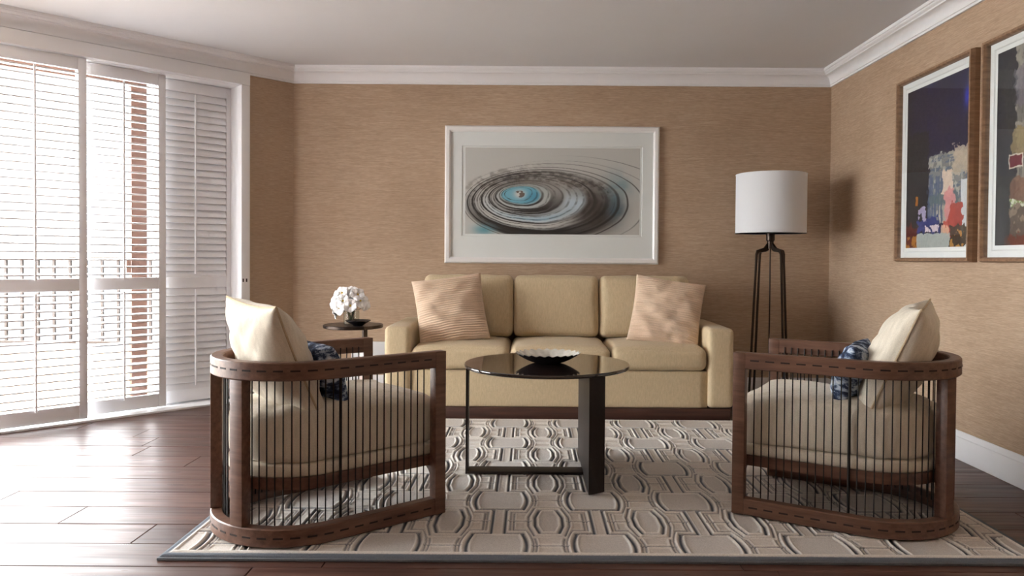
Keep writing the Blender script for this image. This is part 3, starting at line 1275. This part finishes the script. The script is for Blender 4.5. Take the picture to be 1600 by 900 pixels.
o = box('wall_plate', -1.345, -1.085, YB - .012, YB - .0005, .165, .405, 'outlet_white', None, .003)
tag(o, 'white plate low on the tan wall behind the side table', 'wall plate')

# ------------------------------------------------------------------ floor lamp
LX, LY = 1.712, 5.22
lp = empty('floor_lamp', (LX, LY, 0), label='tall floor lamp with white drum shade and four thin bronze legs', cat='floor lamp')
n = 64
me = lathe_mesh('lamp_shade', [(.241, 1.235), (.241, 1.650), (.2385, 1.650), (.2385, 1.235), (.241, 1.235)], 72, True, 40)
sh = link('lamp_shade', me, 'shade_fabric', lp)
for z in (1.2365, 1.6485):
    link('trim_ring', tube_mesh('trim_ring', [(.2405 * math.cos(2 * math.pi * k / 64), .2405 * math.sin(2 * math.pi * k / 64), z) for k in range(64)], .0035, 6, closed=True), 'shade_fabric', sh)
link('neck', lathe_mesh('neck', [(0, 1.125), (.022, 1.125), (.022, 1.178), (.026, 1.180), (.030, 1.186), (.030, 1.245), (.012, 1.25), (.012, 1.40), (0, 1.40)], 28, True, 30), 'bronze', lp)
link('spider', tube_mesh('spider', [(-.238, 0, 1.395), (.238, 0, 1.395)], .003, 6), 'bronze', lp)
link('center_rod', tube_mesh('center_rod', [(0, 0, .30), (0, 0, 1.13)], .0055, 8), 'bronze', lp)
for k in range(4):
    a = R(20 + 90 * k)
    path = [(.020, 1.150), (.032, 1.130), (.050, 1.118), (.085, 1.112), (.108, 1.106), (.116, 1.085), (.119, 1.02), (.148, .45), (.170, .001)]
    # flat bar: rectangular section swept in the leg's own plane
    vs, fs = [], []
    thick = [.040, .034, .028, .022, .022, .016, .012, .011, .011]
    m = len(path)
    for i, (r, z) in enumerate(path):
        i0, i1 = max(0, i - 1), min(m - 1, i + 1)
        dr_, dz_ = path[i1][0] - path[i0][0], path[i1][1] - path[i0][1]
        L = math.hypot(dr_, dz_)
        nr, nz = dz_ / L, -dr_ / L
        if i in (0,): nr, nz = 0, -1
        tt = thick[i] / 2
        for (sg, w) in ((1, .006), (1, -.006), (-1, -.006), (-1, .006)):
            vs.append((r + nr * tt * sg, w, max(.001, z + nz * tt * sg)))
    for i in range(m - 1):
        for j in range(4):
            l = (j + 1) % 4
            fs.append([i * 4 + j, i * 4 + l, i * 4 + 4 + l, i * 4 + 4 + j])
    fs += [[0, 1, 2, 3], [(m - 1) * 4 + j for j in range(4)][::-1]]
    o = link('leg', mesh('leg', vs, fs, True, 35), 'bronze', lp)
    o.rotation_euler = (0, 0, a)


# ------------------------------------------------------------------ pictures
def value_noise(nx, ny, fx, fy, seed):
    g = np.random.default_rng(seed)
    gx_, gy_ = int(fx) + 3, int(fy) + 3
    a = g.random((gy_, gx_))
    xs, ys = np.linspace(0, fx, nx), np.linspace(0, fy, ny)
    xi, yi = xs.astype(int), ys.astype(int)
    tx, ty = xs - xi, ys - yi
    tx, ty = tx * tx * (3 - 2 * tx), ty * ty * (3 - 2 * ty)
    A, B = a[yi][:, xi], a[yi][:, xi + 1]
    C, D = a[yi + 1][:, xi], a[yi + 1][:, xi + 1]
    return (A * (1 - tx) + B * tx) * (1 - ty)[:, None] + (C * (1 - tx) + D * tx) * ty[:, None]


def fbm(nx, ny, fx, fy, seed, o=4):
    r = np.zeros((ny, nx))
    w, tot = 1, 0
    for k in range(o):
        r += w * value_noise(nx, ny, fx * 2 ** k, fy * 2 ** k, seed + k)
        tot += w
        w *= .5
    return r / tot


def blend(img, m, c):
    m = np.clip(m, 0, 1)[..., None]
    return img * (1 - m) + (np.array(c) / 255.) * m


def swirl_art(nx=440, ny=216):
    """Charcoal ellipses drawn round a pale blue eye."""
    x = np.linspace(0, 1, nx)[None, :].repeat(ny, 0)
    y = np.linspace(0, 1, ny)[:, None].repeat(nx, 1)
    img = np.ones((ny, nx, 3)) * np.array([212, 208, 203]) / 255.
    n1 = fbm(nx, ny, 6, 4, 3)
    n2 = fbm(nx, ny, 40, 30, 9)
    n3 = fbm(nx, ny, 14, 10, 21)
    # ellipses whose centre drifts down to the right as they grow
    r = np.zeros_like(x) + .2
    for it in range(30):
        cx_ = .275 + .40 * r
        cy_ = .516 + .28 * r
        r = .5 * r + .5 * np.sqrt((x - cx_) ** 2 + ((y - cy_) / .90) ** 2)
    th = np.arctan2((y - cy_), x - cx_)
    rr = r + .014 * (n1 - .5) + .004 * np.sin(3 * th + 1)

    def near(t0, w):
        d = (th - t0 + math.pi) % (2 * math.pi) - math.pi
        return np.exp(-(d / w) ** 2)

    def band(a, b, e=.012):
        return np.clip((rr - a) / e + .5, 0, 1) * np.clip((b - rr) / e + .5, 0, 1)
    grit = np.clip((n2 - .36) * 4, 0, 1)
    # charcoal smoke over the top and the left
    img = blend(img, band(.235, .41, .05) * (.88 * near(-1.9, 1.0) + .5 * near(-.6, .6)) * (.55 + .45 * grit), (96, 86, 80))
    img = blend(img, band(.38, .56, .05) * .5 * near(-2.4, .6) * grit, (120, 110, 104))
    img = blend(img, band(.10, .24, .03) * .7 * near(-1.8, 1.3), (112, 104, 98))
    # black sweep below, dark cloud to the right
    img = blend(img, band(.355, .46, .02) * np.clip(1.2 * near(1.7, 1.15), 0, 1), (50, 47, 48))
    img = blend(img, band(.165, .215, .015) * np.clip(1.1 * near(1.3, 1.3), 0, 1), (58, 54, 55))
    cloud = np.exp(-((x - .74) / .13) ** 2 - ((y - .74) / .24) ** 2)
    img = blend(img, np.clip(cloud * 1.25, 0, 1) * (.72 + .4 * n3), (62, 54, 51))
    img = blend(img, band(.29, .42, .03) * .75 * near(-.35, .45) * grit, (104, 96, 92))
    # pale and blue washes
    img = blend(img, band(.215, .30, .02) * (.9 * near(1.6, 1.2) + .8 * near(.15, .5)), (206, 218, 228))
    img = blend(img, band(.245, .275, .02) * .8 * near(1.5, .9), (150, 186, 208))
    img = blend(img, band(-.1, .115, .02), (124, 188, 210))
    img = blend(img, band(.06, .115, .02) * near(.3, .9) * .8, (84, 156, 190))
    img = blend(img, band(.115, .16, .02) * .7, (186, 190, 188))
    img = blend(img, np.exp(-((x - .87) / .07) ** 2 - ((y - .46) / .16) ** 2) * .85 * np.clip(n3 * 1.6, 0, 1), (104, 142, 158))
    img = blend(img, np.exp(-((x - .86) / .05) ** 2 - ((y - .72) / .14) ** 2) * .8 * np.clip(n3 * 1.6, 0, 1), (72, 98, 112))
    img = blend(img, np.exp(-((x - .11) / .06) ** 2 - ((y - .95) / .06) ** 2) * .95, (104, 160, 176))
    # drawn lines, heavy to the left and below, breaking up elsewhere
    lw = np.sin(rr * 235 + 5 * n1 + 1.1 * np.sin(th * 2 + .6))
    heavy = np.clip(.35 + .6 * near(2.6, 1.0) + .35 * near(-2.2, .8), 0, 1)
    img = blend(img, np.clip((lw - .45) / .3, 0, 1) * (rr > .07) * (rr < .42) * heavy * (.3 + .7 * grit), (44, 40, 40))
    img = blend(img, np.clip((-.55 - lw) / .3, 0, 1) * (rr > .12) * (rr < .40) * .6 * near(2.3, 1.3), (222, 222, 220))
    for rad, wd, c, t0, tw_, k in ((.125, .006, 44, 1.4, 1.4, .9), (.165, .006, 44, 2.2, 2.0, .9), (.225, .006, 42, 2.8, 1.6, .9), (.30, .007, 38, 2.8, 1.7, .95),
                                   (.335, .005, 50, -1.2, 1.6, .8), (.385, .007, 36, 2.6, 2.4, .95), (.435, .006, 40, 2.4, 3.0, .9), (.475, .0035, 58, 0, 4, .8),
                                   (.545, .003, 74, -.9, 1.3, .85), (.60, .0025, 92, -.9, .8, .5), (.69, .003, 84, -.75, .5, .8)):
        img = blend(img, np.clip(1.5 - np.abs(rr - rad) / wd, 0, 1) * k * np.clip(1.3 * near(t0, tw_), 0, 1), (c, c - 4, c - 5))
    eye = np.exp(-((x - .312) / .034) ** 2 - ((y - .535) / .05) ** 2)
    img = blend(img, np.clip(eye * 1.2, 0, 1), (224, 218, 212))
    img = blend(img, (eye > .5) * (n2 > .52) * .85, (104, 82, 74))
    return img


fw, fh = 1.622, 1.041
pf = empty('framed_swirl_picture', ((-.639 + .983) / 2, YB, (1.006 + 2.047) / 2), label='wide white framed charcoal swirl picture with blue eye above the sofa', cat='picture')


def frame_bar(name, L, w, d, mat, parent, loc, rot_y, mit=True):
    """Mitred moulding bar, length L along local X, width w (inwards = +Z), depth d (towards -Y)."""
    prof = [(0, 0), (0, -d * .55), (w * .25, -d), (w * .75, -d), (w, -d * .75), (w, 0)]
    vs = []
    for sgn in (-1, 1):
        for (a, b) in prof:
            vs.append((sgn * (L / 2 - (a if mit else 0)), b, a))
    n = len(prof)
    fs = [[i, (i + 1) % n, n + (i + 1) % n, n + i] for i in range(n)] + [list(range(n))[::-1], list(range(n, 2 * n))]
    o = link(name, mesh(name, vs, fs), mat, parent)
    o.location = loc
    o.rotation_euler = (0, rot_y, 0)
    return o


def picture(root, fw, fh, bw, depth, mat_key, mat_rect, art_rect, art_img, glass=True):
    """root local frame: wall plane at y=0, room towards -y."""
    frame_bar('frame_bar', fw, bw, depth, mat_key, root, (0, 0, -fh / 2), 0)
    frame_bar('frame_bar', fw, bw, depth, mat_key, root, (0, 0, fh / 2), math.pi)
    frame_bar('frame_bar', fh, bw, depth, mat_key, root, (-fw / 2, 0, 0), R(90))
    frame_bar('frame_bar', fh, bw, depth, mat_key, root, (fw / 2, 0, 0), R(-90))
    iw, ih = fw / 2 - bw + .004, fh / 2 - bw + .004
    box('backing', -iw, iw, -.008, -.001, -ih, ih, 'mat_board', root)
    x0, x1, z0, z1 = mat_rect
    ym = -.014
    vs = [(-iw, ym, -ih), (iw, ym, -ih), (iw, ym, ih), (-iw, ym, ih), (x0, ym, z0), (x1, ym, z0), (x1, ym, z1), (x0, ym, z1),
          (x0 + .005, -.0085, z0 + .005), (x1 - .005, -.0085, z0 + .005), (x1 - .005, -.0085, z1 - .005), (x0 + .005, -.0085, z1 - .005)]
    fs = []
    for i in range(4):
        j = (i + 1) % 4
        fs.append([i, j, 4 + j, 4 + i])
        fs.append([4 + i, 4 + j, 8 + j, 8 + i])
    me = mesh('mat_board', vs, fs, fix=False)
    link('mat_board', me, 'mat_board', root)
    x0, x1, z0, z1 = art_rect
    o = link('print', color_grid_mesh('print', art_img.shape[1], art_img.shape[0], x1 - x0, z1 - z0, art_img), 'print', root)
    o.location = ((x0 + x1) / 2, -.0095, (z0 + z1) / 2)
    if glass:
        box('glazing', -iw, iw, -depth * .62 - .001, -depth * .62 + .001, -ih, ih, 'clear_glass', root)


def px2(xp, yp):
    return ((xp - 826) * 5.57 / 1150 - (-.639 + .983) / 2, 1.04 - (yp - 405) * 5.57 / 1150 - (1.006 + 2.047) / 2)


a, b = px2(720.5, 369.5), px2(1003, 228)
c, d = px2(726, 366), px2(999, 231)
picture(pf, fw, fh, .046, .034, 'frame_white', (a[0], b[0], a[1], b[1]), (c[0], d[0], c[1], d[1]), swirl_art())


def collage(kind, nx=230, ny=340):
    x = np.linspace(0, 1, nx)[None, :].repeat(ny, 0)
    y = np.linspace(0, 1, ny)[:, None].repeat(nx, 1)
    n1 = fbm(nx, ny, 5, 7, 40 + kind)
    n2 = fbm(nx, ny, 22, 30, 60 + kind)
    n3 = fbm(nx, ny, 60, 80, 80 + kind)
    nh = fbm(nx, ny, 9, 60, 90 + kind)
    nvv = fbm(nx, ny, 50, 8, 95 + kind)
    e = (n2 - .5) * .10

    def rect(x0, x1, y0, y1, soft=1.0):
        return ((x + e * soft > x0) & (x + e * soft < x1) & (y + e * .7 * soft > y0) & (y + e * .7 * soft < y1)).astype(float)
    if kind == 0:
        img = np.ones((ny, nx, 3)) * np.array([50, 46, 66]) / 255.
        img = blend(img, (n1 - .3) * 1.2 * (x > .35), (44, 40, 84))
        img = blend(img, rect(-1, .38, .28, 2) * .9, (48, 46, 48))
        img = blend(img, np.clip((.16 - x) / .16, 0, 1) * .6, (40, 40, 42))
        img = blend(img, np.exp(-((x - .97) / .05) ** 2 - ((y - .16) / .06) ** 2), (60, 70, 190))
        sc = rect(.40, 1.1, .44, .86)
        img = blend(img, sc, (132, 132, 130))
        img = blend(img, sc * (n1 > .5) * .8, (176, 168, 156))
        img = blend(img, sc * (nh > .58) * .7, (88, 104, 130))
        img = blend(img, sc * (n2 > .62) * .6, (206, 196, 180))
        img = blend(img, rect(.78, 1.1, .42, .58) * .85, (196, 178, 158))
        img = blend(img, rect(.38, .62, .56, .86) * (nvv > .42) * .8, (84, 96, 126))
        img = blend(img, rect(.40, .85, .68, .74) * .8, (92, 108, 112))
        img = blend(img, rect(.90, 1.2, .62, 2, .3), (214, 216, 220))
        img = blend(img, rect(.62, .78, .56, .70) * .9, (224, 198, 178))
        img = blend(img, rect(.66, .80, .66, .90) * .9, (214, 140, 140))
        img = blend(img, rect(.72, .92, .74, .93) * .9, (176, 62, 50))
        img = blend(img, rect(.64, .72, .84, .92) * .8, (196, 70, 56))
        img = blend(img, rect(.60, .72, .88, 1.0) * .8, (222, 190, 160))
        img = blend(img, rect(-1, .20, .86, 2) * .9, (104, 44, 36))
        img = blend(img, rect(-1, .22, .93, 2) * (n2 > .42), (176, 116, 50))
        img = blend(img, rect(.20, .58, .82, .91) * .95, (58, 66, 130))
        img = blend(img, rect(.34, .58, .87, .91) * (n2 > .48), (216, 200, 206))
        img = blend(img, rect(.20, .74, .915, 2, .4), (172, 176, 172))
        img = blend(img, rect(.74, .98, .88, 2) * .9, (66, 56, 44))
        img = blend(img, rect(.76, .96, .92, 2) * (n2 > .54), (184, 134, 70))
        img = blend(img, rect(.17, .21, .68, .74, .2), (190, 120, 50))
        img = blend(img, rect(.22, .36, .76, .84) * (n2 > .45), (170, 160, 190))
    else:
        x = x + .13
        img = np.ones((ny, nx, 3)) * np.array([58, 58, 60]) / 255.
        img = blend(img, (n1 > .52) * .5, (50, 50, 62))
        sc = rect(.36, 1.2, -1, .82)
        img = blend(img, sc, (122, 118, 112))
        img = blend(img, sc * (n1 > .46) * .7, (150, 144, 134))
        img = blend(img, sc * (nvv > .6) * .6, (92, 90, 88))
        img = blend(img, sc * (n2 > .64) * .6, (176, 168, 156))
        img = blend(img, rect(.34, .60, .12, .30) * .6, (120, 112, 124))
        img = blend(img, rect(.30, .50, .42, .54) * .8, (150, 130, 92))
        img = blend(img, rect(.50, 1.2, .52, .68) * .8, (70, 68, 70))
        img = blend(img, rect(.55, .95, .44, .52) * .8, (196, 188, 172))
        img = blend(img, rect(.28, .44, .54, .61, .2), (214, 204, 190))
        img = blend(img, rect(.29, .43, .548, .602, .2), (110, 44, 52))
        img = blend(img, rect(.30, 1.2, .66, .78) * .8, (128, 92, 76))
        img = blend(img, rect(.28, 1.2, .775, .80), (150, 166, 110))
        img = blend(img, rect(.28, 1.2, .775, .80) * (n3 > .5), (214, 218, 200))
        img = blend(img, rect(.30, 1.2, .80, .95) * .9, (106, 90, 80))
        img = blend(img, rect(.30, 1.2, .80, .95) * (n2 > .56) * .7, (160, 142, 124))
        img = blend(img, rect(.78, 1.2, .84, .93) * .8, (206, 186, 168))
        img = blend(img, rect(.26, 1.2, .945, 2) * .9, (120, 60, 44))
        img = blend(img, rect(-1, .30, .70, 2) * .6, (70, 70, 72))
    img = np.clip(img + (n3 - .5)[..., None] * .07, 0, 1)
    return img


def wall_picture(name, yc, kind, label):
    root = empty(name, (XR, yc, (1.04 + 2.13) / 2), R(-90), label=label, cat='picture')
    fw, fh = .77, 1.09
    iw, ih = fw / 2 - .022, fh / 2 - .022
    m = (-iw + .030, iw - .030, -ih + .034, ih - .030)
    ar = (-iw + .052, iw - .052, -ih + .060, ih - .056)
    picture(root, fw, fh, .024, .048, 'frame_wood', m, ar, collage(kind))
    return root


wall_picture('framed_collage_picture', (3.75 + 4.52) / 2, 0, 'wood framed collage print with dark blue top and red patches')
wall_picture('framed_collage_picture', (2.90 + 3.67) / 2, 1, 'wood framed collage print in grey and charcoal with brown foot')
